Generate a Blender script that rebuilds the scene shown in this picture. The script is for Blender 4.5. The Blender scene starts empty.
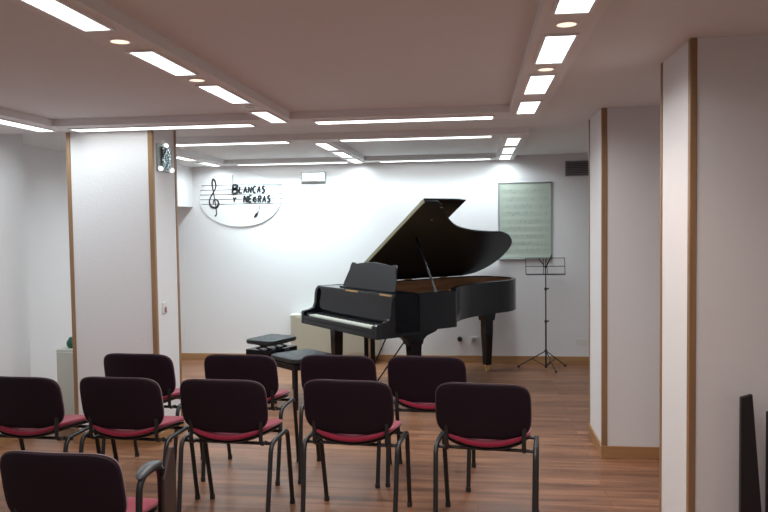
import bpy, bmesh, math, random
from mathutils import Vector, Matrix
random.seed(7)
C = bpy.context.scene.collection
PI = math.pi
R = math.radians

# ------------------------------------------------------------------ materials
def mat(name, col, rough=.5, metal=0., spec=.5, coat=0., sheen=0., emit=None, estr=0.):
    m = bpy.data.materials.new(name); m.use_nodes = True
    b = m.node_tree.nodes['Principled BSDF']
    b.inputs['Base Color'].default_value = (*col, 1)
    b.inputs['Roughness'].default_value = rough
    b.inputs['Metallic'].default_value = metal
    b.inputs['Specular IOR Level'].default_value = spec
    b.inputs['Coat Weight'].default_value = coat
    b.inputs['Sheen Weight'].default_value = sheen
    if emit:
        b.inputs['Emission Color'].default_value = (*emit, 1)
        b.inputs['Emission Strength'].default_value = estr
    return m

def nodes(m):
    nt = m.node_tree
    return nt, nt.nodes, nt.links, nt.nodes['Principled BSDF']

def noise_bump(m, scale, strength, dist=.01, detail=4, colvar=0.):
    nt, N, L, b = nodes(m)
    tc = N.new('ShaderNodeTexCoord'); n = N.new('ShaderNodeTexNoise')
    n.inputs['Scale'].default_value = scale; n.inputs['Detail'].default_value = detail
    L.new(tc.outputs['Object'], n.inputs['Vector'])
    bp = N.new('ShaderNodeBump'); bp.inputs['Strength'].default_value = strength; bp.inputs['Distance'].default_value = dist
    L.new(n.outputs['Fac'], bp.inputs['Height']); L.new(bp.outputs['Normal'], b.inputs['Normal'])
    if colvar:
        n2 = N.new('ShaderNodeTexNoise'); n2.inputs['Scale'].default_value = scale * .35; n2.inputs['Detail'].default_value = 3
        L.new(tc.outputs['Object'], n2.inputs['Vector'])
        mx = N.new('ShaderNodeMix'); mx.data_type = 'RGBA'
        c = b.inputs['Base Color'].default_value[:3]
        mx.inputs[6].default_value = (*[x * (1 - colvar) for x in c], 1)
        mx.inputs[7].default_value = (*[min(1, x * (1 + colvar)) for x in c], 1)
        L.new(n2.outputs['Fac'], mx.inputs[0]); L.new(mx.outputs[2], b.inputs['Base Color'])
    return m

def wood(name, c1, c2, rough=.35, axis='X', scale=1.):
    m = mat(name, c1, rough)
    nt, N, L, b = nodes(m)
    tc = N.new('ShaderNodeTexCoord'); mp = N.new('ShaderNodeMapping')
    s = {'X': (1.5, 22, 22), 'Y': (22, 1.5, 22), 'Z': (22, 22, 1.5)}[axis]
    mp.inputs['Scale'].default_value = [q * scale for q in s]
    n = N.new('ShaderNodeTexNoise'); n.inputs['Scale'].default_value = 1.; n.inputs['Detail'].default_value = 6
    L.new(tc.outputs['Object'], mp.inputs['Vector']); L.new(mp.outputs['Vector'], n.inputs['Vector'])
    r = N.new('ShaderNodeValToRGB')
    r.color_ramp.elements[0].position = .3; r.color_ramp.elements[0].color = (*c1, 1)
    r.color_ramp.elements[1].position = .7; r.color_ramp.elements[1].color = (*c2, 1)
    L.new(n.outputs['Fac'], r.inputs['Fac']); L.new(r.outputs['Color'], b.inputs['Base Color'])
    return m

def floor_material():
    m = mat('laminate floor', (.3, .17, .1), .3)
    nt, N, L, b = nodes(m)
    tc = N.new('ShaderNodeTexCoord')
    br = N.new('ShaderNodeTexBrick')
    br.offset = .37; br.inputs['Scale'].default_value = 1.
    br.inputs['Brick Width'].default_value = 1.25; br.inputs['Row Height'].default_value = .095
    br.inputs['Mortar Size'].default_value = .0014; br.inputs['Mortar Smooth'].default_value = .3
    br.inputs['Color1'].default_value = (.31, .145, .078, 1)
    br.inputs['Color2'].default_value = (.21, .092, .047, 1)
    br.inputs['Mortar'].default_value = (.09, .045, .025, 1)
    L.new(tc.outputs['Object'], br.inputs['Vector'])
    mp = N.new('ShaderNodeMapping'); mp.inputs['Scale'].default_value = (1.3, 17, 1)
    n = N.new('ShaderNodeTexNoise'); n.inputs['Scale'].default_value = 1.; n.inputs['Detail'].default_value = 8; n.inputs['Distortion'].default_value = .6
    L.new(tc.outputs['Object'], mp.inputs['Vector']); L.new(mp.outputs['Vector'], n.inputs['Vector'])
    r = N.new('ShaderNodeValToRGB')
    r.color_ramp.elements[0].position = .3; r.color_ramp.elements[0].color = (.55, .5, .47, 1)
    r.color_ramp.elements[1].position = .68; r.color_ramp.elements[1].color = (1.3, 1.3, 1.3, 1)
    L.new(n.outputs['Fac'], r.inputs['Fac'])
    mx = N.new('ShaderNodeMix'); mx.data_type = 'RGBA'; mx.blend_type = 'MULTIPLY'; mx.inputs[0].default_value = 1
    L.new(br.outputs['Color'], mx.inputs[6]); L.new(r.outputs['Color'], mx.inputs[7])
    L.new(mx.outputs[2], b.inputs['Base Color'])
    mr = N.new('ShaderNodeMapRange'); mr.inputs['To Min'].default_value = .3; mr.inputs['To Max'].default_value = .46
    L.new(n.outputs['Fac'], mr.inputs['Value']); L.new(mr.outputs['Result'], b.inputs['Roughness'])
    bp = N.new('ShaderNodeBump'); bp.inputs['Strength'].default_value = .15; bp.inputs['Distance'].default_value = .003
    L.new(n.outputs['Fac'], bp.inputs['Height']); L.new(bp.outputs['Normal'], b.inputs['Normal'])
    return m

M = dict(
    wall=noise_bump(mat('textured white plaster', (.76, .75, .76), .75, spec=.25), 55, .2, .005, 3, .012),
    ceiling=noise_bump(mat('ceiling plaster', (.74, .74, .745), .85, spec=.2), 20, .1, .003, 3, .02),
    beam=mat('white ceiling channel', (.78, .775, .78), .7, spec=.2),
    floor=floor_material(),
    trim=wood('light oak trim', (.25, .14, .068), (.33, .195, .10), .45, 'Z'),
    skirt=wood('light oak skirting', (.32, .165, .072), (.41, .23, .105), .4, 'X'),
    lampframe=mat('white enamel', (.8, .8, .8), .4),
    tube=mat('lit fluorescent diffuser', (.9, .9, .9), .5, emit=(.93, 1., 1.), estr=3.5),
    warm=mat('lit halogen lens', (.9, .8, .7), .5, emit=(1., .76, .56), estr=1.4),
    offlens=mat('unlit frosted lens', (.35, .34, .34), .4),
    brass=mat('brass', (.75, .52, .2), .3, 1.),
    gold=mat('gold lacquered iron', (.55, .33, .14), .38, .6),
    rimwood=wood('inner rim wood', (.13, .055, .025), (.22, .10, .045), .45, 'X'),
    black=mat('black piano lacquer', (.005, .005, .0075), .16, spec=.36),
    blacksat=mat('satin black', (.012, .012, .014), .4),
    lidunder=mat('lid underside lacquer', (.006, .006, .010), .3, spec=.3),
    lidrim=mat('pale lid edge', (.27, .26, .17), .5),  # pale yellow-green strip along the front edge of the lid
    ivory=mat('ivory white keys', (.78, .78, .7), .3),
    steel=mat('steel strings', (.6, .58, .52), .35, 1.),
    felt=mat('red felt', (.25, .02, .03), .9),
    leather=noise_bump(mat('black leather', (.018, .02, .023), .42), 120, .25, .002),
    shell=noise_bump(mat('black plum upholstery back', (.014, .007, .014), .65, spec=.22), 160, .2, .002),
    piping=mat('dark edge of the pad', (.05, .012, .02), .7, sheen=.3),
    fabric=noise_bump(mat('crimson wool fabric', (.25, .008, .038), .85, spec=.2, sheen=.35), 220, .4, .002, 4, .08),
    frame=mat('black epoxy tube', (.016, .018, .02), .35),
    plastic=mat('black plastic', (.02, .021, .024), .45),
    greyplastic=mat('slate grey plastic', (.07, .085, .1), .35),
    tablet=mat('brown laminate writing board', (.06, .04, .038), .35),
    metal=mat('brushed grey metal', (.36, .4, .39), .4, .7),
    board=mat('pale green grey board', (.45, .51, .44), .3),
    ink=mat('grey marker ink', (.24, .29, .28), .6),
    staffink=mat('faint printed staff', (.30, .36, .33), .5),
    blackpaint=mat('black sign paint', (.012, .012, .014), .6),
    lineink=mat('grey sign line', (.05, .05, .055), .6),
    sign=mat('white sign panel', (.78, .78, .79), .45),
    signedge=mat('grey sign rim', (.6, .61, .63), .5),
    box=mat('cream enamel', (.50, .48, .39), .5),
    cabinet=mat('off white panel', (.62, .64, .58), .55),
    green=noise_bump(mat('dark green glaze', (.02, .12, .075), .5), 30, .3, .01),
    chrome=mat('chrome', (.75, .78, .8), .12, 1.),
    vent=mat('grey grille', (.27, .25, .255), .5),
    socket=mat('white plastic', (.7, .69, .66), .35),
    lens_glint=mat('lit emergency lens and glass glints', (.8, .85, .85), .3, emit=(.95, 1, 1), estr=1.2),  # also the glow of painted reflections on the pier lamp
    reddot=mat('faded red rocker', (.3, .13, .13), .5),
    postblack=mat('black brown lacquer', (.010, .007, .010), .5),
)
def facet_glass():
    m = mat('mottled mirror glass', (.25, .32, .34), .08, .9)
    nt, N, L, b = nodes(m)
    tc = N.new('ShaderNodeTexCoord'); v = N.new('ShaderNodeTexVoronoi'); v.inputs['Scale'].default_value = 28
    L.new(tc.outputs['Object'], v.inputs['Vector'])
    bp = N.new('ShaderNodeBump'); bp.inputs['Strength'].default_value = 1.; bp.inputs['Distance'].default_value = .02
    L.new(v.outputs['Distance'], bp.inputs['Height']); L.new(bp.outputs['Normal'], b.inputs['Normal'])
    return m
M['facet'] = facet_glass()

# ------------------------------------------------------------------ helpers
def obj(name, bm, m, parent=None, smooth=False, bevel=0., loc=None):
    me = bpy.data.meshes.new(name)
    bmesh.ops.remove_doubles(bm, verts=bm.verts, dist=1e-6)
    bmesh.ops.recalc_face_normals(bm, faces=bm.faces)
    bm.to_mesh(me); bm.free()
    me.materials.append(m)
    if smooth:
        for p in me.polygons: p.use_smooth = True
        try: me.set_sharp_from_angle(angle=R(40))
        except Exception: pass
    o = bpy.data.objects.new(name, me); C.objects.link(o)
    if bevel:
        md = o.modifiers.new('bevel', 'BEVEL'); md.width = bevel; md.segments = 2; md.limit_method = 'ANGLE'; md.angle_limit = R(40)
    if parent: o.parent = parent
    if loc: o.location = loc
    return o
def B(): return bmesh.new()
def box(bm, x0, x1, y0, y1, z0, z1, mtx=None):
    vs = [bm.verts.new((x, y, z)) for z in (z0, z1) for x, y in ((x0, y0), (x1, y0), (x1, y1), (x0, y1))]
    if mtx:
        for v in vs: v.co = mtx @ v.co
    for f in ((0, 3, 2, 1), (4, 5, 6, 7), (0, 1, 5, 4), (1, 2, 6, 5), (2, 3, 7, 6), (3, 0, 4, 7)):
        bm.faces.new([vs[i] for i in f])
    return bm
def boxm(*a, **k): return box(B(), *a, **k)
def prism(bm, pts, d, fn):
    """polygon pts (a,b) extruded 0..d ; fn(a,b,c)->xyz"""
    lo = [bm.verts.new(fn(a, b, d[0])) for a, b in pts]; hi = [bm.verts.new(fn(a, b, d[1])) for a, b in pts]
    n = len(pts)
    bm.faces.new(lo[::-1]); bm.faces.new(hi)
    for i in range(n): bm.faces.new((lo[i], lo[(i + 1) % n], hi[(i + 1) % n], hi[i]))
    return bm
def tube(bm, pts, r, seg=10, sx=1., cap=True):
    pts = [Vector(p) for p in pts]; rings = []
    prev = None
    for i, p in enumerate(pts):
        t = (pts[min(i + 1, len(pts) - 1)] - pts[max(i - 1, 0)]).normalized()
        if prev is None:
            up = Vector((0, 0, 1)) if abs(t.z) < .9 else Vector((1, 0, 0))
            n = t.cross(up).normalized()
        else:
            n = (prev - t * prev.dot(t)).normalized()
        prev = n; b = t.cross(n)
        rr = r[i] if isinstance(r, (list, tuple)) else r
        rings.append([bm.verts.new(p + n * math.cos(2 * PI * k / seg) * rr * sx + b * math.sin(2 * PI * k / seg) * rr) for k in range(seg)])
    for a, b in zip(rings, rings[1:]):
        for k in range(seg): bm.faces.new((a[k], a[(k + 1) % seg], b[(k + 1) % seg], b[k]))
    if cap: bm.faces.new(rings[0][::-1]); bm.faces.new(rings[-1])
    return bm
def bend(pts, rad, n=6):
    """round the corners of a polyline"""
    P = [Vector(p) for p in pts]; out = [P[0]]
    for i in range(1, len(P) - 1):
        a, b, c = P[i - 1], P[i], P[i + 1]
        u = (a - b); w = (c - b); q = min(rad, u.length * .49, w.length * .49)
        s, e = b + u.normalized() * q, b + w.normalized() * q
        for k in range(n + 1):
            t = k / n; out.append(s * (1 - t) ** 2 + b * 2 * t * (1 - t) + e * t * t)
    out.append(P[-1]); return out
def lathe(bm, prof, c=(0, 0, 0), seg=20, fn=None):
    rings = []
    for r, z in prof:
        rings.append([bm.verts.new((c[0] + r * math.cos(2 * PI * k / seg), c[1] + r * math.sin(2 * PI * k / seg), c[2] + z)) for k in range(seg)])
    for a, b in zip(rings, rings[1:]):
        for k in range(seg): bm.faces.new((a[k], a[(k + 1) % seg], b[(k + 1) % seg], b[k]))
    bm.faces.new(rings[0][::-1]); bm.faces.new(rings[-1]); return bm
def pillow(bm, w, h, tf, tb, fn, ex=5., exb=None, p=4., rings=10, seg=64, taper=0.):
    """closed cushion in the (a,b) plane with thickness along c ; fn(a,b,c)->xyz"""
    exb = exb or ex
    def outline(k):
        t = 2 * PI * k / seg; c, s = math.cos(t), math.sin(t)
        e = ex if s >= 0 else exb
        q = (abs(c) ** e + abs(s) ** e) ** (-1 / e)
        a, b = c * q, s * q
        return a * w / 2 * (1 - taper * (b * .5 - .5) * 0 - taper * max(0, b)), b * h / 2
    O = [outline(k) for k in range(seg)]
    rs = [math.sin(PI / 2 * i / rings) for i in range(1, rings + 1)]
    fr, bk = [], []
    def th(r): return max(0., (1 - r ** p)) ** (1 / p)
    cf = bm.verts.new(fn(0, 0, tf)); cb = bm.verts.new(fn(0, 0, -tb))
    for i, r in enumerate(rs):
        if i == rings - 1:
            ring = [bm.verts.new(fn(a, b, 0)) for a, b in O]; fr.append(ring); bk.append(ring)
        else:
            fr.append([bm.verts.new(fn(a * r, b * r, tf * th(r))) for a, b in O])
            bk.append([bm.verts.new(fn(a * r, b * r, -tb * th(r))) for a, b in O])
    for S, c, fl in ((fr, cf, 0), (bk, cb, 1)):
        for k in range(seg):
            j = (k + 1) % seg
            bm.faces.new((c, S[0][k], S[0][j]) if not fl else (c, S[0][j], S[0][k]))
            for A, D in zip(S, S[1:]):
                f = (A[k], D[k], D[j], A[j]); bm.faces.new(f if not fl else f[::-1])
    return bm
def tag(o, label, cat, group=None):
    o['label'] = label; o['category'] = cat
    if group: o['group'] = group
    return o
def thing(name, label, cat, loc=(0, 0, 0), rz=0., group=None):
    o = bpy.data.objects.new(name, None); C.objects.link(o); o.empty_display_size = .1
    o.location = loc; o.rotation_euler = (0, 0, rz)
    return tag(o, label, cat, group)
def struct(name, bm, m, **k):
    o = obj(name, bm, m, **k); o['kind'] = 'structure'; return o
def dup(root, loc, rz, label, group=None):
    r = root.copy(); C.objects.link(r); r.location = loc; r.rotation_euler = (0, 0, rz); r['label'] = label
    if group: r['group'] = group
    for ch in list(root.children):
        c = ch.copy(); C.objects.link(c); c.parent = r
        for g in list(ch.children):
            d = g.copy(); C.objects.link(d); d.parent = c
    return r

# ------------------------------------------------------------------ room
ZC, ZB, YF = 2.47, 2.42, 8.83
XL, XR, YN = -3.66, 2.4, -1.3
struct('floor', boxm(-4.6, XR, YN, YF, -.1, 0), M['floor'])
struct('ceiling', boxm(-4.6, XR, YN, YF, ZC, ZC + .1), M['ceiling'])
struct('wall_back', boxm(-4.7, XR + .1, YF, YF + .12, -.1, ZC + .1), M['wall'])
struct('wall_right', boxm(XR, XR + .1, YN, YF, -.1, ZC + .1), M['wall'])
struct('wall_front', boxm(-4.7, XR + .1, YN - .1, YN, -.1, ZC + .1), M['wall'])
w = B(); box(w, -4.6, XL, YN, 5.62, 0, ZC)
struct('wall_left', w, M['wall'])
struct('wall_left_rear', boxm(-4.7, -4.2, 5.62, YF, 0, ZC), M['wall'])
# boxed duct in the far left corner
struct('wall_duct', boxm(-4.2, -3.5, 8.2, YF, 1.925, ZC), M['wall'])
# piers
PLx0, PLx1, PLy0, PLy1 = -3.12, -2.437, 5.35, 5.80
struct('wall_pier_left', boxm(PLx0, PLx1, PLy0, PLy1, 0, ZC), M['wall'])
PAx, PAy0, PAy1 = .885, 5.31, 5.90
struct('wall_pier_middle', boxm(PAx, XR, PAy0, PAy1, 0, ZC), M['wall'])
PBx, PBy0, PBy1 = .935, 3.36, 3.87
struct('wall_pier_right', boxm(PBx, XR, PBy0, PBy1, 0, ZC), M['wall'])
# dropped lighting channels
tn = 0
def trim(bm, m, **k):
    global tn; tn += 1
    return struct('trim_%d' % tn, bm, m, **k)
trim(boxm(-1.485, -1.275, YN, 5.02, ZB, ZC), M['beam'])
trim(boxm(.235, .455, YN, 5.02, ZB, ZC), M['beam'])
trim(boxm(-3.66, -3.03, YN, 5.02, ZB, ZC), M['beam'])
trim(boxm(-3.66, .455, 5.02, 5.345, ZB, ZC), M['beam'])
trim(boxm(-3.4, .455, 6.25, 6.5, ZB, ZC), M['beam'])
trim(boxm(-1.485, -1.275, 6.5, 8.49, ZB, ZC), M['beam'])
trim(boxm(.235, .455, 6.5, 8.49, ZB, ZC), M['beam'])
trim(boxm(-3.5, -2.96, 6.5, 8.49, ZB, ZC), M['beam'])
trim(boxm(-3.5, .455, 8.49, YF, ZB, ZC), M['beam'])
# oak corner trims
def corner(x0, x1, y0, y1, z0=.0, z1=ZC):
    trim(boxm(x0, x1, y0, y1, z0, z1), M['trim'], bevel=.003)
e = .006
corner(PLx0 - e, PLx0 + .026, PLy0 - e, PLy0 + .03, z1=ZB + .05)
corner(PLx1 - .03, PLx1 + e, PLy0 - e, PLy0 + .03)
corner(PLx1 - .03, PLx1 + e, PLy1 - .03, PLy1 + e)
corner(PAx - e, PAx + .032, PAy0 - e, PAy0 + .03)
corner(PAx - e, PAx + .03, PAy1 - .02, PAy1 + e)
corner(PBx - e, PBx + .024, PBy0 - e, PBy0 + .03)
corner(PBx - e, PBx + .03, PBy1 - .02, PBy1 + e)
# skirtings
bn = 0
def skirt(name, *a):
    struct('baseboard_' + name, boxm(*a), M['skirt'], bevel=.003)
SK = .088
skirt('back', -4.2, XR, YF - .014, YF, 0, SK)
skirt('left', XL, XL + .014, YN, 5.62, 0, SK)
skirt('left_rear', -4.2, -4.186, 5.62, YF, 0, SK)
skirt('pier_left', PLx0 - .008, PLx1 + .012, PLy0 - .013, PLy0, 0, SK)
skirt('pier_left_side', PLx1, PLx1 + .013, PLy0, PLy1, 0, SK)
skirt('pier_middle', PAx - .013, XR, PAy0 - .013, PAy0, 0, SK)
skirt('pier_middle_side', PAx - .013, PAx, PAy0, PAy1, 0, SK)
skirt('pier_right', PBx - .013, XR, PBy0 - .013, PBy0, 0, SK)
skirt('pier_right_side', PBx - .013, PBx, PBy0, PBy1, 0, SK)

# ------------------------------------------------------------------ ceiling lamps
COOL, SOFT, WARM = (.84, .96, 1.), (1., .97, .955), (1., .70, .48)
def panel_light(x0, x1, y0, y1, power, label, group, spread=165, col=None):
    cx, cy = (x0 + x1) / 2, (y0 + y1) / 2; wx, wy = x1 - x0, y1 - y0
    t = thing('ceiling_light', label, 'ceiling light', (cx, cy, ZB), 0, group)
    fr = B(); g = .012
    for a in ((-wx / 2 - g, wx / 2 + g, -wy / 2 - g, -wy / 2), (-wx / 2 - g, wx / 2 + g, wy / 2, wy / 2 + g),
              (-wx / 2 - g, -wx / 2, -wy / 2, wy / 2), (wx / 2, wx / 2 + g, -wy / 2, wy / 2)):
        box(fr, a[0], a[1], a[2], a[3], -.008, 0)
    obj('frame', fr, M['lampframe'], t)
    obj('diffuser', boxm(-wx / 2, wx / 2, -wy / 2, wy / 2, -.005, 0), M['tube'], t)
    ld = bpy.data.lights.new('tube_light', 'AREA'); ld.shape = 'RECTANGLE'; ld.size = wx; ld.size_y = wy
    ld.energy = power; ld.color = col or (SOFT if group == G1 else COOL); ld.spread = R(spread)
    lo = bpy.data.objects.new('tube_light', ld); C.objects.link(lo); lo.parent = t; lo.location = (0, 0, -.012)
    return t
G1 = 'short panels in the near light channels'; G2 = 'long slim lights in the cross channels'; G3 = 'small panels in the rear light channels'
PF, PR_, PX, PX3 = 5.5, 5.5, 7.5, 18.0
nm = ['nearest, cut by the top of the picture', 'second from the camera', 'third from the camera', 'last before the cross channel']
for i, (a, b) in enumerate(((2.10, 2.60), (2.95, 3.43), (3.72, 4.27), (4.63, 5.13))):
    panel_light(-1.43, -1.33, a, b, PF, 'white lit panel in the left ceiling channel, ' + nm[i], G1)
for i, (a, b) in enumerate(((2.14, 2.67), (2.99, 3.49), (3.78, 4.30), (4.58, 5.07))):
    panel_light(.282, .397, a, b, PF, 'white lit panel in the right ceiling channel, ' + nm[i], G1)
nb = ['first behind the cross channels', 'middle of three behind the cross channels', 'closest to the far wall']
RY = ((6.53, 7.13), (7.36, 7.96), (8.15, 8.72))
for i, (a, b) in enumerate(RY):
    panel_light(-1.43, -1.33, a, b, PR_, 'small lit panel in the middle rear ceiling channel, ' + nb[i], G3)
    panel_light(.285, .395, a, b, PR_, 'small lit panel in the right rear ceiling channel, ' + nb[i], G3)
panel_light(-3.17, -3.07, 6.60, 7.10, PR_, 'added unseen small panel in the far left channel, behind the left pier', G3)  # hidden third panel of the row, put in for the light it gives
panel_light(-3.17, -3.07, 7.40, 7.88, PR_, 'small lit panel in the far left channel, next to the left pier edge', G3)
panel_light(-3.17, -3.07, 8.18, 8.68, PR_, 'small lit panel in the far left channel, above the music sign', G3)
panel_light(-3.26, -3.14, 3.85, 5.22, 9., 'long lit panel along the left wall, cut by the left edge of the picture', G2)
panel_light(-2.98, -1.61, 5.155, 5.295, 3.2, 'long slim light in the nearer cross channel, left one in front of the left pier', G2, 95)
panel_light(-1.125, .125, 5.15, 5.29, PX, 'long slim light in the nearer cross channel, right one', G2)
panel_light(-2.9, -1.64, 6.30, 6.44, PX, 'long slim light in the middle cross channel, left one starting at the pier', G2)
panel_light(-1.16, .137, 6.295, 6.435, PX, 'long slim light in the middle cross channel, right one', G2)
panel_light(-2.83, -1.505, 8.55, 8.70, PX3 * 1.3, 'long slim light nearest the far wall, left one beside the sign', G2, 100, (.72, .94, 1.))
panel_light(-1.106, .173, 8.55, 8.70, PX3 * .35, 'long slim light nearest the far wall, right one above the piano lid', G2, 100)
for x, s_ in ((-1.38, 'left'), (.34, 'right')):
    panel_light(x - .05, x + .05, -.2, 1.2, 15., 'added unseen fill panel in the %s ceiling channel overhead behind the camera' % s_, G1)  # unseen panels added to brighten the front of the room
def downlight(x, y, lit, label):
    t = thing('downlight', label, 'spotlight', (x, y, ZB), 0, 'round recessed spotlights')
    r = B(); seg = 24
    ro, ri = .048, .036
    a = [[r.verts.new((q * math.cos(2 * PI * k / seg), q * math.sin(2 * PI * k / seg), z)) for k in range(seg)] for q, z in ((ro, 0), (ro - .004, -.006), (ri, -.006), (ri, 0))]
    for A, D in zip(a, a[1:] + a[:1]):
        for k in range(seg): r.faces.new((A[k], A[(k + 1) % seg], D[(k + 1) % seg], D[k]))
    obj('rim', r, M['lampframe'], t, smooth=True)
    obj('lens', lathe(B(), [(.036, -.004), (.036, 0)], seg=24), M['warm'] if lit else M['offlens'], t)
    if lit:
        ld = bpy.data.lights.new('spot_light', 'AREA'); ld.shape = 'DISK'; ld.size = .07; ld.energy = 2.2; ld.color = WARM; ld.spread = R(120)
        lo = bpy.data.objects.new('spot_light', ld); C.objects.link(lo); lo.parent = t; lo.location = (0, 0, -.012)
downlight(-1.385, 2.78, True, 'warm lit round spotlight in the left channel, nearer one')
downlight(-1.38, 3.575, True, 'warm lit round spotlight in the left channel, farther one')
downlight(-1.375, 4.43, False, 'unlit round spotlight in the left channel')
downlight(.342, 2.83, True, 'warm lit round spotlight in the right channel, nearer one')
downlight(.342, 3.64, True, 'warm lit round spotlight in the right channel, farther one')

# ------------------------------------------------------------------ chairs
def make_chair(label):
    t = thing('conference_chair', label, 'chair')
    tl = R(11)
    def bfn(a, b, c):          # a across, b up, c towards the sitter (+y)
        y = -.205 + c + .55 * a * a - b * math.sin(tl) - .0
        return (a - .010, y, .688 + b * math.cos(tl))
    bp = obj('backrest', pillow(B(), .510, .318, .030, .004, bfn, 5.2, 4.0, 4, 9, 72, .012), M['piping'], t, smooth=True)
    obj('back_shell', pillow(B(), .503, .311, .004, .017, bfn, 5.2, 4.0, 5, 9, 72, .012), M['shell'], t, smooth=True)
    def sfn(a, b, c):
        z = .462 + c + 1.5 * a * a * (.40 + 1.5 * (-b)) - .10 * max(0, b - .12) - .02
        return (a, .010 + b, z + .064)
    obj('seat', pillow(B(), .475, .43, .022, .022, sfn, 4.2, 4.2, 3.2, 8, 64), M['fabric'], t, smooth=True)
    def ufn(a, b, c):
        x, y, z = sfn(a, b, c); return (x, y, z - .024)
    obj('seat_shell', pillow(B(), .46, .415, .004, .010, ufn, 4.2, 4.2, 5, 6, 64), M['plastic'], t, smooth=True)
    for s in (-1, 1):
        p = bend([(s * .257, -.255, .012), (s * .264, -.175, .482), (s * .264, .115, .484), (s * .257, .212, .012)], .055, 7)
        obj('side_frame', tube(B(), p, .0135, 12, .85), M['frame'], t, smooth=True)
        for y in (-.255, .212):
            obj('foot_cap', lathe(B(), [(.016, 0), (.0165, .02), (.014, .028)], (s * .257, y, 0), 12), M['plastic'], t, smooth=True)
        obj('back_arm', tube(B(), bend([(s * .205, -.10, .466), (s * .205, -.178, .466), (s * .205, -.175, .60)], .05, 5), .009, 8, 1.3), M['frame'], t, smooth=True)
    for y in (-.12, .13):
        obj('crossbar', tube(B(), [(-.264, y, .464), (.264, y, .464)], .0095, 8), M['frame'], t, smooth=True)
    return t
GC2, GC1 = 'chairs in the middle row', 'chairs in the row nearest the piano'
ch0 = make_chair('x')
SPOT = [
    (-2.585, 4.08, -3, 'at far left of the middle row, cut by the left picture edge', GC2),
    (-1.990, 4.10, -4, 'second from the left in the middle row, before the left pier', GC2),
    (-1.382, 4.08, -3, 'in the centre of the middle row of five', GC2),
    (-.677, 4.105, -5, 'second from the right in the middle row', GC2),
    (.058, 4.07, -6, 'at the right end of the middle row, beside open floor', GC2),
    (-2.238, 4.84, -3, 'at the left end of the row nearest the piano', GC1),
    (-1.530, 4.84, -3, 'second from the left in the row nearest the piano, before the benches', GC1),
    (-.877, 4.85, -3, 'second from the right in the row nearest the piano', GC1),
    (-.296, 4.84, -4, 'at the right end of the row nearest the piano', GC1)]
for i, (x, y, a, lab, g) in enumerate(SPOT):
    lab = 'crimson seated chair ' + lab
    if i == 0:
        ch0.location = (x, y, 0); ch0.rotation_euler = (0, 0, R(a)); ch0['label'] = lab; ch0['group'] = g
    else: dup(ch0, (x, y, 0), R(a), lab, g)
tc_ = dup(ch0, (-1.565, 2.775, 0), R(-2), 'dark crimson chair with armrest and folded writing board, closest to the camera')
del tc_['group']; tc_.name = 'tablet_chair'
arm = tube(B(), bend([(.264, -.11, .48), (.270, -.105, .715), (.270, .07, .715), (.266, .08, .48)], .07, 6), .0135, 10)
obj('arm_frame', arm, M['frame'], tc_, smooth=True)
def afn(a, b, c): return (.270 + a, -.02 + b, .732 + c - 2.0 * b * b)
obj('armrest', pillow(B(), .05, .19, .014, .012, afn, 3, 3, 3, 5, 32), M['greyplastic'], tc_, smooth=True)
tb = B(); prism(tb, [(.03, .40), (.14, .38), (.15, .68), (.14, .765), (.115, .77), (.04, .66)], (.286, .302), lambda a, b, c: (c + (.7 - b) * .02, a, b))
obj('writing_board', tb, M['tablet'], tc_, bevel=.004)
obj('board_hinge', tube(B(), [(.270, .06, .70), (.290, .06, .69)], .012, 10), M['frame'], tc_, smooth=True)

# ------------------------------------------------------------------ grand piano
th = .714
piano = thing('grand_piano', 'black lacquered grand piano with raised lid standing before the far wall', 'piano', (-1.734, 7.308, 0), th)
W, ZR, ZU = 1.405, 1.058, .72
# local frame: x = from keyboard to tail, y = -(bass to treble)
F = lambda u, v, z: (u, -v, z)
def catmull(P, n=6):
    out = []
    for i in range(len(P) - 1):
        p0, p1, p2, p3 = P[max(i - 1, 0)], P[i], P[i + 1], P[min(i + 2, len(P) - 1)]
        for k in range(n):
            t = k / n
            out.append(tuple(.5 * (2 * p1[j] + (p2[j] - p0[j]) * t + (2 * p0[j] - 5 * p1[j] + 4 * p2[j] - p3[j]) * t * t + (3 * p1[j] - p0[j] - 3 * p2[j] + p3[j]) * t ** 3) for j in (0, 1)))
    out.append(P[-1]); return out
curve = catmull([(2.05, 0), (2.20, .05), (2.32, .17), (2.385, .36), (2.35, .58), (2.23, .74), (2.04, .845), (1.82, .875), (1.58, .91), (1.36, .975), (1.18, 1.06), (1.03, 1.17), (.92, 1.29), (.85, 1.395)], 5)
lcurve = catmull([(2.08, 0), (2.24, .05), (2.36, .17), (2.425, .36), (2.40, .60), (2.27, .77), (2.08, .865), (1.86, .885), (1.60, .92), (1.36, .995), (1.18, 1.11), (1.03, 1.25), (.93, 1.35), (.86, 1.40)], 5)
def outline(u0): return [(u0, 0)] + curve + [(.82, W), (u0, W)]
def inset(pts, d):
    n = len(pts); out = []
    for i in range(n):
        a, b, c = Vector(pts[i - 1]), Vector(pts[i]), Vector(pts[(i + 1) % n])
        e1 = (b - a).normalized(); e2 = (c - b).normalized()
        n1 = Vector((-e1.y, e1.x)); n2 = Vector((-e2.y, e2.x)); nn = n1 + n2
        if nn.length < 1e-6: nn = n1
        nn.normalize(); k = d / max(.35, nn.dot(n1)); out.append((b.x + nn.x * k, b.y + nn.y * k))
    return out
OUT = outline(.15); INN = inset(OUT, .045)
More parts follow.
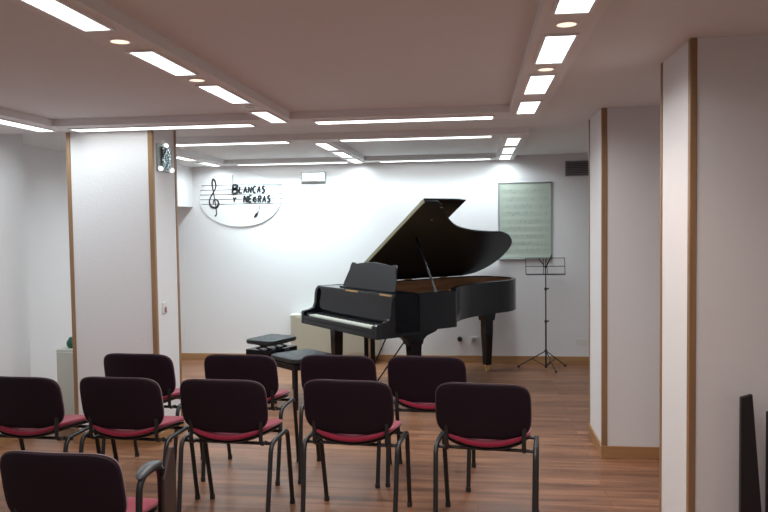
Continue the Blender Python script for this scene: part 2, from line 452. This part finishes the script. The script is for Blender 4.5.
def ring(bm, o, i, z0, z1, inner=True, outer=True):
    n = len(o)
    vo0 = [bm.verts.new(F(u, v, z0)) for u, v in o]; vo1 = [bm.verts.new(F(u, v, z1)) for u, v in o]
    vi0 = [bm.verts.new(F(u, v, z0)) for u, v in i]; vi1 = [bm.verts.new(F(u, v, z1)) for u, v in i]
    for k in range(n):
        j = (k + 1) % n
        bm.faces.new((vo0[k], vo0[j], vo1[j], vo1[k])); bm.faces.new((vi1[k], vi1[j], vi0[j], vi0[k]))
        bm.faces.new((vo1[k], vo1[j], vi1[j], vi1[k])); bm.faces.new((vo0[j], vo0[k], vi0[k], vi0[j]))
    return bm
case = obj('rim', ring(B(), OUT, INN, ZU, ZR), M['black'], piano, smooth=True)
IN2 = inset(OUT, .058)
obj('inner_rim', ring(B(), inset(OUT, .0452), IN2, .78, ZR - .012), M['rimwood'], piano, smooth=True)
obj('soundboard', prism(B(), inset(OUT, .0585), (.80, .815), F), M['rimwood'], piano)
pl = [(.40, .09)] + [p for p in inset(OUT, .10) if p[0] > .4] + [(.40, W - .1)]
plate = obj('iron_plate', prism(B(), pl, (.885, .90), F), M['gold'], piano)
st = B()
for v in (.32, .58, .86, 1.1):
    u1 = 2.18 if v < .6 else (1.65 if v < .9 else 1.02)
    box(st, .45, u1, -v - .012, -v + .012, .90, .935)
obj('strut', st, M['gold'], plate)
sg = B()
for k in range(44):
    v = .14 + k * .0262
    vmax = v; u1 = 2.1 if v < .5 else (2.1 - (v - .5) * 2.0 if v < .8 else 1.5 - (v - .8) * 1.6)
    box(sg, .5, u1, -v - .0012, -v + .0012, .920, .9225)
obj('strings', sg, M['steel'], piano)
obj('felt_strip', boxm(.50, .53, -W + .12, -.12, .925, .930), M['felt'], piano)
obj('bottom_board', prism(B(), inset(OUT, .05), (ZU + .02, ZU + .035), F), M['blacksat'], piano)
# cheeks (arms) and key section
UF, ZK = -.045, .685
prof = [(UF, ZK), (UF, .80), (UF + .012, .815), (0., .820), (.04, .826), (.085, .845), (.105, .89), (.112, .98), (.125, 1.03), (.15, ZR), (.42, ZR), (.42, ZK)]
for v0, v1 in ((0, .05), (W - .05, W)):
    obj('cheek', prism(B(), prof, (v0, v1), lambda a, b, c: F(a, c, b)), M['black'], piano, bevel=.004)
obj('key_bed', boxm(UF, .42, -W + .05, -.05, ZK, .735), M['black'], piano, bevel=.004)
obj('key_slip', boxm(UF, UF + .022, -W + .05, -.05, .735, .772), M['black'], piano, bevel=.003)
for v in (.05, W - .12):
    obj('key_block', boxm(UF + .022, .13, -v - .07, -v, .735, .795), M['black'], piano, bevel=.004)
wk = B(); n = 52; kv0 = .122; kw = (W - .244) / n
for k in range(n): box(wk, UF + .025, .14, -(kv0 + (k + 1) * kw) + .0006, -(kv0 + k * kw) - .0006, .735, .782)
obj('white_keys', wk, M['ivory'], piano)
bk = B()
for k in range(n - 1):
    if (k % 7) in (0, 2, 3, 5, 6):
        v = kv0 + (k + 1) * kw; box(bk, UF + .10, .14, -v - .0055, -v + .0055, .782, .794)
obj('black_keys', bk, M['blacksat'], piano)
obj('fallboard', prism(B(), [(.125, .775), (.118, .83), (.142, 1.00), (.140, 1.045), (.19, 1.055), (.20, .775)], (.05, W - .05), lambda a, b, c: F(a, c, b)), M['black'], piano, bevel=.003)
obj('music_shelf', boxm(.145, .45, -W + .05, -.05, ZR - .02, ZR - .002), M['black'], piano, bevel=.003)
obj('shelf_strip', box(boxm(.139, .147, -1.36, -1.17, ZR - .016, ZR - .001), .139, .147, -.80, -.58, ZR - .016, ZR - .001), M['gold'], piano)  # two gold strips along the front edge of the shelf
# music desk
dk = [(.24, .0), (.25, .06), (.295, .17), (.298, .22), (.315, .245), (.35, .243), (.40, .232), (.47, .242), (.58, .252), (.70, .258), (.82, .252), (.93, .242), (1.00, .232), (1.05, .243), (1.085, .245), (1.102, .22), (1.105, .17), (1.15, .06), (1.16, .0)]
obj('music_desk', prism(B(), dk, (0, .018), lambda a, b, c: F(.27 + c + b * .30, a + .06, ZR - .003 + b * 1.02)), M['blacksat'], piano, bevel=.004)
obj('desk_ledge', boxm(.235, .285, -1.22, -.30, ZR - .003, ZR + .012), M['black'], piano, bevel=.003)
# lid: hinge along bass side
phi = .622
cs, sn = math.cos(phi), math.sin(phi); ZH = ZR + .003
def LF(u, s, c): return (u, -(s * cs - c * sn), ZH + s * sn + c * cs)
lid_o = [(.53, 0)] + lcurve + [(.82, W + .012), (.685, W + .012)]
lid = obj('lid', prism(B(), lid_o, (0, .02), LF), M['lidunder'], piano, smooth=True, bevel=.002)
flap = obj('lid_flap', prism(B(), [(.53, .0), (1.03, .0), (1.195, W + .012), (.685, W + .012)], (.0215, .040), LF), M['black'], piano, bevel=.003)
obj('lid_edge', prism(B(), [(.518, .02), (.5315, .02), (.6845, W), (.671, W)], (.0, .034), LF), M['lidrim'], lid)
hg = B()
for u in (.8, 1.3, 1.8): tube(hg, [F(u - .05, .0, ZH - .002), F(u + .05, .0, ZH - .002)], .006, 8)
obj('lid_hinge', hg, M['brass'], lid)
bmk = B()
for u, s in ((.93, 1.33), (.93, 1.13)): lathe(bmk, [(.012, -.003), (.012, 0)], LF(u, s, -.002), 10)
obj('lid_bumper', bmk, M['socket'], lid)
base = Vector(F(.66, W - .07, ZR - .02)); top = Vector(LF(.93, .82, 0))
obj('lid_prop', tube(B(), [base, top], .011, 10), M['black'], piano, smooth=True)
# legs
def leg(u, v, top_z, k=1.):
    g = B()
    prf = [(.040, .075), (.038, .12), (.041, .16), (.052, .42), (.056, top_z - .05), (.06, top_z - .02), (.066, top_z)]
    rings = []
    for r, z in prf:
        r *= k; rings.append([g.verts.new(F(u + a * r, v + b * r, z)) for a, b in ((-1, -1), (1, -1), (1, 1), (-1, 1))])
    for A, D in zip(rings, rings[1:]):
        for q in range(4): g.faces.new((A[q], A[(q + 1) % 4], D[(q + 1) % 4], D[q]))
    g.faces.new(rings[0]); g.faces.new(rings[-1][::-1])
    o = obj('leg', g, M['black'], piano, bevel=.006)
    c = B(); tube(c, [F(u - .012, v, .024), F(u + .012, v, .024)], .024, 16); box(c, u - .022, u + .022, -v - .012, -v + .012, .035, .078)
    obj('caster', c, M['brass'], o)
    return o
l1 = leg(.27, .17, ZK, .9)
l2 = leg(.425, W - .11, .62, .95)
l3 = leg(2.07, .44, ZU + .02, .95)
br1 = [(.0, .70), (.08, .692), (.20, .684), (.275, .668), (.325, .63), (.345, .59), (.495, .59), (.505, .63), (.54, .66), (.60, .678), (.65, .694), (.66, .708), (.78, .712), (.79, .745), (.0, .745)]
obj('leg_bracket', prism(B(), br1, (W - .15, W - .06), lambda a, b, c: F(a, c, b)), M['black'], l2, bevel=.003)
br3 = [(1.84, .725), (1.90, .70), (1.95, .69), (1.985, .65), (2.005, .58), (2.135, .58), (2.15, .65), (2.18, .69), (2.23, .70), (2.23, .715), (2.26, .725), (2.26, .74), (1.84, .74)]
obj('leg_bracket', prism(B(), br3, (.38, .50), lambda a, b, c: F(a, c, b)), M['black'], l3, bevel=.003)
# pedal lyre
ly = piano
lyre = obj('pedal_lyre', boxm(.26, .36, -.87, -.59, .12, .165), M['black'], piano, bevel=.004)
for v in (.675, .785): obj('lyre_post', tube(B(), [F(.31, v, .165), F(.31, v, ZK)], .024, 12), M['black'], lyre, smooth=True)
rd = B()
for v in (.70, .72, .74): tube(rd, [F(.315, v, .165), F(.315, v, ZK)], .003, 6)
obj('pedal_rod', rd, M['brass'], lyre)
for v in (.66, .72, .78): obj('pedal', tube(B(), [F(.36, v, .125), F(.24, v, .105), F(.17, v, .085)], [.008, .011, .016], 8), M['brass'], lyre, smooth=True)
obj('lyre_brace', tube(B(), [F(.345, .64, .17), F(.66, .66, ZU + .03)], .007, 8), M['black'], lyre, smooth=True)
obj('lyre_brace', tube(B(), [F(.345, .80, .17), F(.86, .82, ZU + .03)], .007, 8), M['black'], lyre, smooth=True)

# ------------------------------------------------------------------ benches
def bench(name, label, loc, rz, wa, wb, zt, lift):
    t = thing(name, label, 'piano bench', loc, rz, None)
    fn = lambda a, b, c: (a, b, zt - .03 + c)
    cu = obj('cushion', pillow(B(), wa, wb, .032, .028, fn, 9, 9, 5, 8, 64), M['leather'], t, smooth=True)
    bt = B()
    for a in (-.12, 0, .12):
        for b in (-.1, .1): lathe(bt, [(.009, 0), (.006, .005)], (a * wa / .5, b, zt - .001), 10)
    obj('button', bt, M['leather'], cu)
    za = zt - .058
    if lift:
        s = B()
        for y in (-wb * .28, wb * .28):
            for d in (-1, 1): tube(s, [(-d * wa * .28, y, za - .05), (d * wa * .28, y, za)], .009, 8)
        box(s, -wa * .3, wa * .3, -wb * .3, wb * .3, za - .012, za)
        obj('scissor_lift', s, M['blacksat'], t)
        obj('knob', tube(B(), [(wa / 2, 0, za - .07), (wa / 2 + .05, 0, za - .07)], .022, 14), M['blacksat'], t, smooth=True)
        za -= .048
    obj('apron', boxm(-wa / 2 + .01, wa / 2 - .01, -wb / 2 + .01, wb / 2 - .01, za - .055, za), M['black'], t, bevel=.004)
    for sx in (-1, 1):
        for sy in (-1, 1):
            x, y = sx * (wa / 2 - .035), sy * (wb / 2 - .035); g = B()
            box(g, x - .017, x + .017, y - .017, y + .017, 0, za - .055)
            obj('leg', g, M['black'], t, bevel=.003)
    return t
bench('piano_bench', 'raised black leather piano bench, the higher one farther from the camera', (-2.06, 7.20, 0), R(-24), .35, .43, .555, True)
bench('low_piano_bench', 'low black leather piano bench in front of the keyboard, nearer to the chairs', (-1.635, 6.73, 0), R(-43), .44, .46, .475, False)

# ------------------------------------------------------------------ music stand
ms = thing('music_stand', 'thin black folding wire music stand right of the piano', 'music stand', (.785, 8.47, 0))
obj('lower_pole', tube(B(), [(0, 0, .03), (0, 0, .56)], .0095, 10), M['frame'], ms, smooth=True)
obj('middle_pole', tube(B(), [(0, 0, .55), (0, 0, .93)], .0075, 10), M['frame'], ms, smooth=True)
obj('upper_pole', tube(B(), [(0, 0, .92), (0, 0, 1.26)], .0058, 10), M['frame'], ms, smooth=True)
for z in (.55, .92, .215, .035):
    o = obj('clamp', lathe(B(), [(.013, -.016), (.015, -.008), (.015, .008), (.013, .016)], (0, 0, z), 14), M['plastic'], ms, smooth=True)
    if z > .5: obj('thumb_screw', tube(B(), [(.012, 0, z), (.034, 0, z + .006)], [.005, .010], 8), M['plastic'], o, smooth=True)
for fx, fy in ((-.305, .10), (.09, -.20), (.235, .17)):
    L_ = obj('leg', tube(B(), [(0, 0, .215), (fx, fy, .014)], .0062, 8), M['frame'], ms, smooth=True)
    obj('leg_strut', tube(B(), [(0, 0, .035), (fx * .5, fy * .5, .113)], .005, 8), M['frame'], L_, smooth=True)
    obj('rubber_foot', tube(B(), [(fx * .94, fy * .94, .020), (fx * 1.03, fy * 1.03, .012)], .0115, 10), M['plastic'], L_, smooth=True)
dsk = B(); hw = .218
tl = lambda x, z: (x, .02 + (z - 1.08) * .25, z)
for z, r in ((1.085, .0075), (1.175, .0042), (1.268, .0042)): tube(dsk, [tl(-hw, z), tl(hw, z)], r, 8)
for x in (-hw, -.02, .02, hw): tube(dsk, [tl(x, 1.085), tl(x, 1.268)], .0038, 8)
tube(dsk, [tl(-.0, 1.15), tl(.075, 1.30)], .008, 8); tube(dsk, [tl(.0, 1.16), tl(-.07, 1.265)], .006, 8)
box(dsk, -hw, hw, -.02, .02, 1.080, 1.086)
obj('desk', dsk, M['frame'], ms, smooth=True)

# ------------------------------------------------------------------ sign
YS = YF
sg = thing('oval_wall_sign', 'white oval sign with treble clef, staff and black lettering on far wall', 'sign', (-2.89, YS, 2.01))
def disc(rx, rz, y0, y1, n=72):
    return prism(B(), [(rx * math.cos(2 * PI * k / n), rz * math.sin(2 * PI * k / n)) for k in range(n)], (y0, y1), lambda a, b, c: (a, c, b))
obj('rim', disc(.523, .343, -.009, 0), M['signedge'], sg)
obj('panel', disc(.518, .338, -.012, -.0), M['sign'], sg)
sl = B()
for k in range(5):
    z = .178 - k * .0585; s = (.02 if k in (0, 4) else 0)
    box(sl, -.51 + s, .545, -.0145, -.010, z - .0036, z + .0036)
box(sl, -.088, -.082, -.0145, -.010, .05, .30)
obj('staff_lines', sl, M['lineink'], sg)
def ribbon(bm, pts, wd, y0=-.019, y1=-.012):
    P = catmull(pts, 8) if len(pts) > 2 else pts; n = len(P); A, D = [], []
    ws = wd if isinstance(wd, (list, tuple)) else [wd] * 2
    for i, p in enumerate(P):
        a, b = P[max(i - 1, 0)], P[min(i + 1, n - 1)]; t = Vector((b[0] - a[0], b[1] - a[1])).normalized()
        f = i / (n - 1) * (len(ws) - 1); q = int(min(f, len(ws) - 2)); w_ = ws[q] + (ws[q + 1] - ws[q]) * (f - q)
        nx, nz = -t.y * w_ / 2, t.x * w_ / 2
        A.append([bm.verts.new((p[0] + nx, y, p[1] + nz)) for y in (y0, y1)]); D.append([bm.verts.new((p[0] - nx, y, p[1] - nz)) for y in (y0, y1)])
    for i in range(n - 1):
        bm.faces.new((A[i][0], A[i + 1][0], D[i + 1][0], D[i][0])); bm.faces.new((A[i][1], D[i][1], D[i + 1][1], A[i + 1][1]))
        bm.faces.new((A[i][0], A[i][1], A[i + 1][1], A[i + 1][0])); bm.faces.new((D[i][0], D[i + 1][0], D[i + 1][1], D[i][1]))
    bm.faces.new((A[0][0], D[0][0], D[0][1], A[0][1])); bm.faces.new((A[-1][0], A[-1][1], D[-1][1], D[-1][0]))
# treble clef
cl = B(); ox, oz = -.325, 0
ribbon(cl, [(ox - .008, -.052), (ox - .016, -.022), (ox + .012, .004), (ox + .046, -.022), (ox + .048, -.066), (ox + .010, -.100), (ox - .046, -.080), (ox - .066, -.022), (ox - .040, .050), (ox + .004, .115), (ox + .022, .175), (ox + .010, .235), (ox - .010, .262)], [.008, .012, .015, .018, .022, .026, .022, .016, .013, .012, .014, .020, .010])
ribbon(cl, [(ox - .010, .262), (ox - .026, .205), (ox - .012, .10), (ox + .006, -.02), (ox + .020, -.125), (ox + .022, -.178), (ox + .004, -.205)], [.016, .020, .011, .010, .010, .012, .022])
obj('treble_clef', cl, M['blackpaint'], sg)
# brush lettering from strokes on a unit cell (0..1 x 0..1)
GL = {'B': [[(0, 0), (0, 1)], [(0, 1), (.6, .95), (.75, .78), (.5, .56), (0, .52)], [(0, .52), (.7, .45), (.9, .25), (.6, .02), (0, 0)]],
      'L': [[(.05, 1), (0, 0)], [(0, 0), (.8, .02)]],
      'A': [[(0, 0), (.42, 1)], [(.42, 1), (.85, 0)], [(.18, .38), (.68, .38)]],
      'N': [[(0, 0), (.02, 1)], [(.02, 1), (.8, 0)], [(.8, 0), (.82, 1)]],
      'C': [[(.8, .88), (.4, 1), (.02, .55), (.35, .02), (.82, .12)]],
      'S': [[(.75, .9), (.35, 1), (.1, .78), (.4, .52), (.75, .25), (.4, 0), (0, .1)]],
      'Y': [[(0, 1), (.35, .5)], [(.8, 1), (.35, .5)], [(.35, .5), (.3, 0)]],
      'E': [[(0, 0), (0, 1)], [(0, 1), (.7, .97)], [(0, .5), (.6, .5)], [(0, 0), (.75, .02)]],
      'G': [[(.8, .85), (.4, 1), (.02, .5), (.35, .02), (.8, .2), (.8, .48)], [(.8, .48), (.42, .48)]],
      'R': [[(0, 0), (0, 1)], [(0, 1), (.65, .93), (.7, .7), (.5, .5), (0, .48)], [(.3, .48), (.8, 0)]]}
lt = B()
def word(txt, x, z, h, wd, pitch, th_=.013):
    for c in txt:
        if c != ' ':
            for s in GL[c]:
                ribbon(lt, [(x + (p[0]) * wd + p[1] * h * .10, z + p[1] * h) for p in s], [th_, th_ * 1.35, th_])
        x += pitch
word('B', -.092, .072, .108, .070, .0, .026)
word('LANCAS', -.006, .078, .078, .044, .0575, .019)
word('Y', -.088, -.030, .055, .045, .0, .018)
word('NE', .050, -.038, .082, .048, .062, .021)
word('RAS', .232, -.038, .076, .044, .0575, .019)
ribbon(lt, [(.165, -.028), (.185, .012), (.205, .03)], [.012, .034, .008])
word('G', .174, -.035, .062, .042, .0, .012)
obj('lettering', lt, M['blackpaint'], sg)
nt_ = B()
ribbon(nt_, [(.245, -.060), (.243, -.135), (.222, -.170)], [.006, .006, .009])
ribbon(nt_, [(.226, -.165), (.205, -.195), (.180, -.225)], [.012, .034, .012])
obj('music_note', nt_, M['blackpaint'], sg)

# ------------------------------------------------------------------ whiteboard
wb = thing('music_board', 'pale green grey staff board in thin grey frame on the far wall', 'whiteboard', (.58, YF, 1.70))
hx, hz = .310, .452
obj('panel', boxm(-hx + .01, hx - .01, -.014, 0, -hz + .01, hz - .01), M['board'], wb)
fr = B()
for a in ((-hx, hx, hz - .016, hz), (-hx, hx, -hz, -hz + .020), (-hx, -hx + .016, -hz, hz), (hx - .016, hx, -hz, hz)):
    box(fr, a[0], a[1], -.022, 0, a[2], a[3])
obj('frame', fr, M['metal'], wb, bevel=.002)
obj('pen_tray', boxm(-hx + .01, hx - .01, -.06, -.02, -hz - .004, -hz + .004), M['metal'], wb, bevel=.002)
li = B()
for g in range(9):
    z0 = hz - .09 - g * .088
    for k in range(5): box(li, -hx + .035, hx - .035, -.0152, -.014, z0 - k * .011 - .0008, z0 - k * .011 + .0008)
obj('staff_lines', li, M['staffink'], wb)
wr = B()
for g in range(9):
    z0 = hz - .09 - g * .088; x = -hx + .05
    while x < hx - .06:
        x += random.uniform(.018, .05)
        if random.random() < .5:
            z = z0 - random.uniform(0, .045); box(wr, x, x + .011, -.0158, -.0148, z - .004, z + .004); box(wr, x + .0095, x + .0115, -.0158, -.0148, z, z + .03)
obj('handwriting', wr, M['ink'], wb)['kind'] = 'stuff'

# ------------------------------------------------------------------ small wall things
em = thing('emergency_light', 'small rectangular emergency light fitted high on the far wall', 'emergency light', (-1.955, YF + .003, 2.262))
obj('housing', boxm(-.155, .155, -.028, 0, -.064, .064), M['metal'], em, bevel=.008)
obj('lens', boxm(-.138, .138, -.036, -.026, -.014, .050), M['lens_glint'], em, bevel=.004)
obj('lower_lens', boxm(-.138, .138, -.034, -.026, -.050, -.022), M['socket'], em, bevel=.003)
vt = thing('air_vent', 'dark grey air vent grille high on the far wall beside the middle pier', 'vent', (1.19, YF, 2.30))
vf = B()
for a in ((-.145, .145, .075, .088), (-.145, .145, -.088, -.075), (-.145, -.13, -.088, .088), (.13, .145, -.088, .088)): box(vf, a[0], a[1], -.018, 0, a[2], a[3])
obj('frame', vf, M['vent'], vt)
obj('backing', boxm(-.13, .13, -.003, 0, -.075, .075), M['plastic'], vt)
sl = B()
for k in range(7):
    z = -.062 + k * .0205
    prism(sl, [(-.016, z - .006), (-.003, z + .006), (-.003, z + .0085), (-.016, z - .0035)], (-.13, .13), lambda a, b, c: (c, a, b))
obj('slats', sl, M['vent'], vt)
def rounddisc(r, y0, y1, n=20): return prism(B(), [(r * math.cos(2 * PI * k / n), r * math.sin(2 * PI * k / n)) for k in range(n)], (y0, y1), lambda a, b, c: (a, c, b))
s1 = thing('wall_jack', 'round black jack plate low on the far wall behind the piano', 'wall jack', (-.198, YF, .286))
obj('plate', rounddisc(.030, -.02, 0), M['plastic'], s1); obj('plug', rounddisc(.016, -.035, -.02), M['plastic'], s1)
s2 = thing('wall_socket', 'white square wall socket low on the far wall left of the tail leg', 'socket', (-.03, YF, .275))
obj('plate', boxm(-.042, .042, -.012, 0, -.042, .042), M['socket'], s2, bevel=.004); obj('insert', rounddisc(.026, -.015, -.012), M['metal'], s2)
s3 = thing('blank_plate', 'flat white cover plate low on the far wall right of the music stand', 'cover plate', (1.235, YF + .002, .262))
obj('plate', boxm(-.062, .062, -.008, 0, -.035, .035), M['socket'], s3, bevel=.003)
obj('screws', boxm(-.05, -.046, -.0095, -.008, -.003, .003), M['metal'], s3)
# heater behind the piano
ht = thing('storage_heater', 'low cream heater against the far wall behind the piano keyboard', 'heater', (-1.70, YF, 0))
obj('body', boxm(-.54, .54, -.17, -.016, .10, .60), M['box'], ht, bevel=.012)
obj('front_panel', boxm(-.47, .52, -.176, -.17, .13, .57), M['box'], ht, bevel=.003)
obj('foot', boxm(-.48, -.40, -.15, -.03, 0, .10), M['box'], ht); obj('foot', boxm(.40, .48, -.15, -.03, 0, .10), M['box'], ht)
gr_ = B()
for k in range(14): box(gr_, -.45 + k * .066, -.41 + k * .066, -.14, -.05, .600, .604)
obj('grille', gr_, M['metal'], ht)
# lamp on the pier
lp = thing('pier_wall_lamp', 'chrome framed mottled glass wall lamp high on the left pier', 'wall lamp', (PLx1, 5.545, 2.222))
obj('back_plate', boxm(0, .016, -.125, .135, -.105, .105), M['metal'], lp, bevel=.004)
obj('glass', boxm(.016, .035, -.06, .09, -.085, .088), M['facet'], lp, bevel=.01)
fb = B()
for y, z in ((-.1, -.088), (.11, -.088), (.01, .098)): lathe(fb, [(.010, -.018), (.020, -.008), (.020, .008), (.010, .018)], (.026, y, z), 12)
obj('glint_knob', fb, M['lens_glint'], lp, smooth=True)  # glowing knobs stand in for lights mirrored in the glass
sw = thing('light_switch', 'small white switch with faded red rocker on the left pier', 'light switch', (PLx1, 5.50, 1.045))
obj('plate', boxm(0, .009, -.04, .04, -.04, .045), M['socket'], sw, bevel=.003)
obj('rocker', boxm(.009, .014, -.012, .018, -.035, .008), M['reddot'], sw, bevel=.002)
# cabinet in the alcove
cb = thing('alcove_cabinet', 'narrow off white cabinet beside the left pier at the left', 'cabinet', (-3.36, 5.935, 0))
obj('body', boxm(-.13, .19, -.22, 0, 0, .672), M['cabinet'], cb, bevel=.006)
obj('door', boxm(-.118, .175, -.235, -.22, .05, .65), M['cabinet'], cb, bevel=.004)
obj('handle', boxm(.12, .13, -.25, -.235, .35, .45), M['metal'], cb)
gd = thing('green_jug', 'small dark green jug on top of the narrow off white cabinet', 'jug', (-3.385, 5.80, .672))
obj('body', lathe(B(), [(.035, 0), (.05, .02), (.052, .05), (.036, .075), (.03, .09)], (0, 0, 0), 18), M['green'], gd, smooth=True)
obj('handle', tube(B(), bend([(.036, 0, .08), (.085, 0, .072), (.05, 0, .03)], .03, 5), .008, 8), M['green'], gd, smooth=True)

# ------------------------------------------------------------------ black stand by the right pier
sd = thing('black_upright_stand', 'tall tapering black uprights leaning near the right pier, at the right picture edge', 'stand', (1.18, 3.28, 0))
def blade(x0t, x1t, x0b, x1b, zt, zt2):
    return prism(B(), [(x0b, 0), (x1b, 0), (x1t, zt2), (x0t, zt)], (-.012, .012), lambda a, b, c: (a, c + .0 , b))
obj('upright', blade(-.060, -.014, -.058, .062, .922, .936), M['postblack'], sd, bevel=.002)
obj('upright', blade(.048, .094, .050, .176, .86, .875), M['postblack'], sd, bevel=.002)
obj('crossbar', boxm(-.05, .16, .012, .034, .06, .12), M['postblack'], sd)

# ------------------------------------------------------------------ camera and view
yaw, pitch, roll, f, H = .1244, .044, .0134, 734.4, 1.685
fw = Vector((-math.sin(yaw) * math.cos(pitch), math.cos(yaw) * math.cos(pitch), -math.sin(pitch)))
r = fw.cross(Vector((0, 0, 1))).normalized(); u = r.cross(fw)
c_, s_ = math.cos(roll), math.sin(roll)
r2 = c_ * r - s_ * u; u2 = c_ * u + s_ * r
cd = bpy.data.cameras.new('camera'); cam = bpy.data.objects.new('camera', cd); C.objects.link(cam)
cam.matrix_world = Matrix(((r2.x, u2.x, -fw.x, 0), (r2.y, u2.y, -fw.y, 0), (r2.z, u2.z, -fw.z, H), (0, 0, 0, 1)))
cd.sensor_width = 36; cd.lens = f / 768 * 36; cd.clip_start = .05
S = bpy.context.scene
S.camera = cam
w = bpy.data.worlds.new('world'); S.world = w; w.use_nodes = True
w.node_tree.nodes['Background'].inputs['Color'].default_value = (.5, .5, .5, 1)
w.node_tree.nodes['Background'].inputs['Strength'].default_value = .05
S.view_settings.view_transform = 'Standard'; S.view_settings.look = 'None'
S.view_settings.gamma = 1; S.view_settings.use_curve_mapping = False
S.view_settings.exposure = 0.0
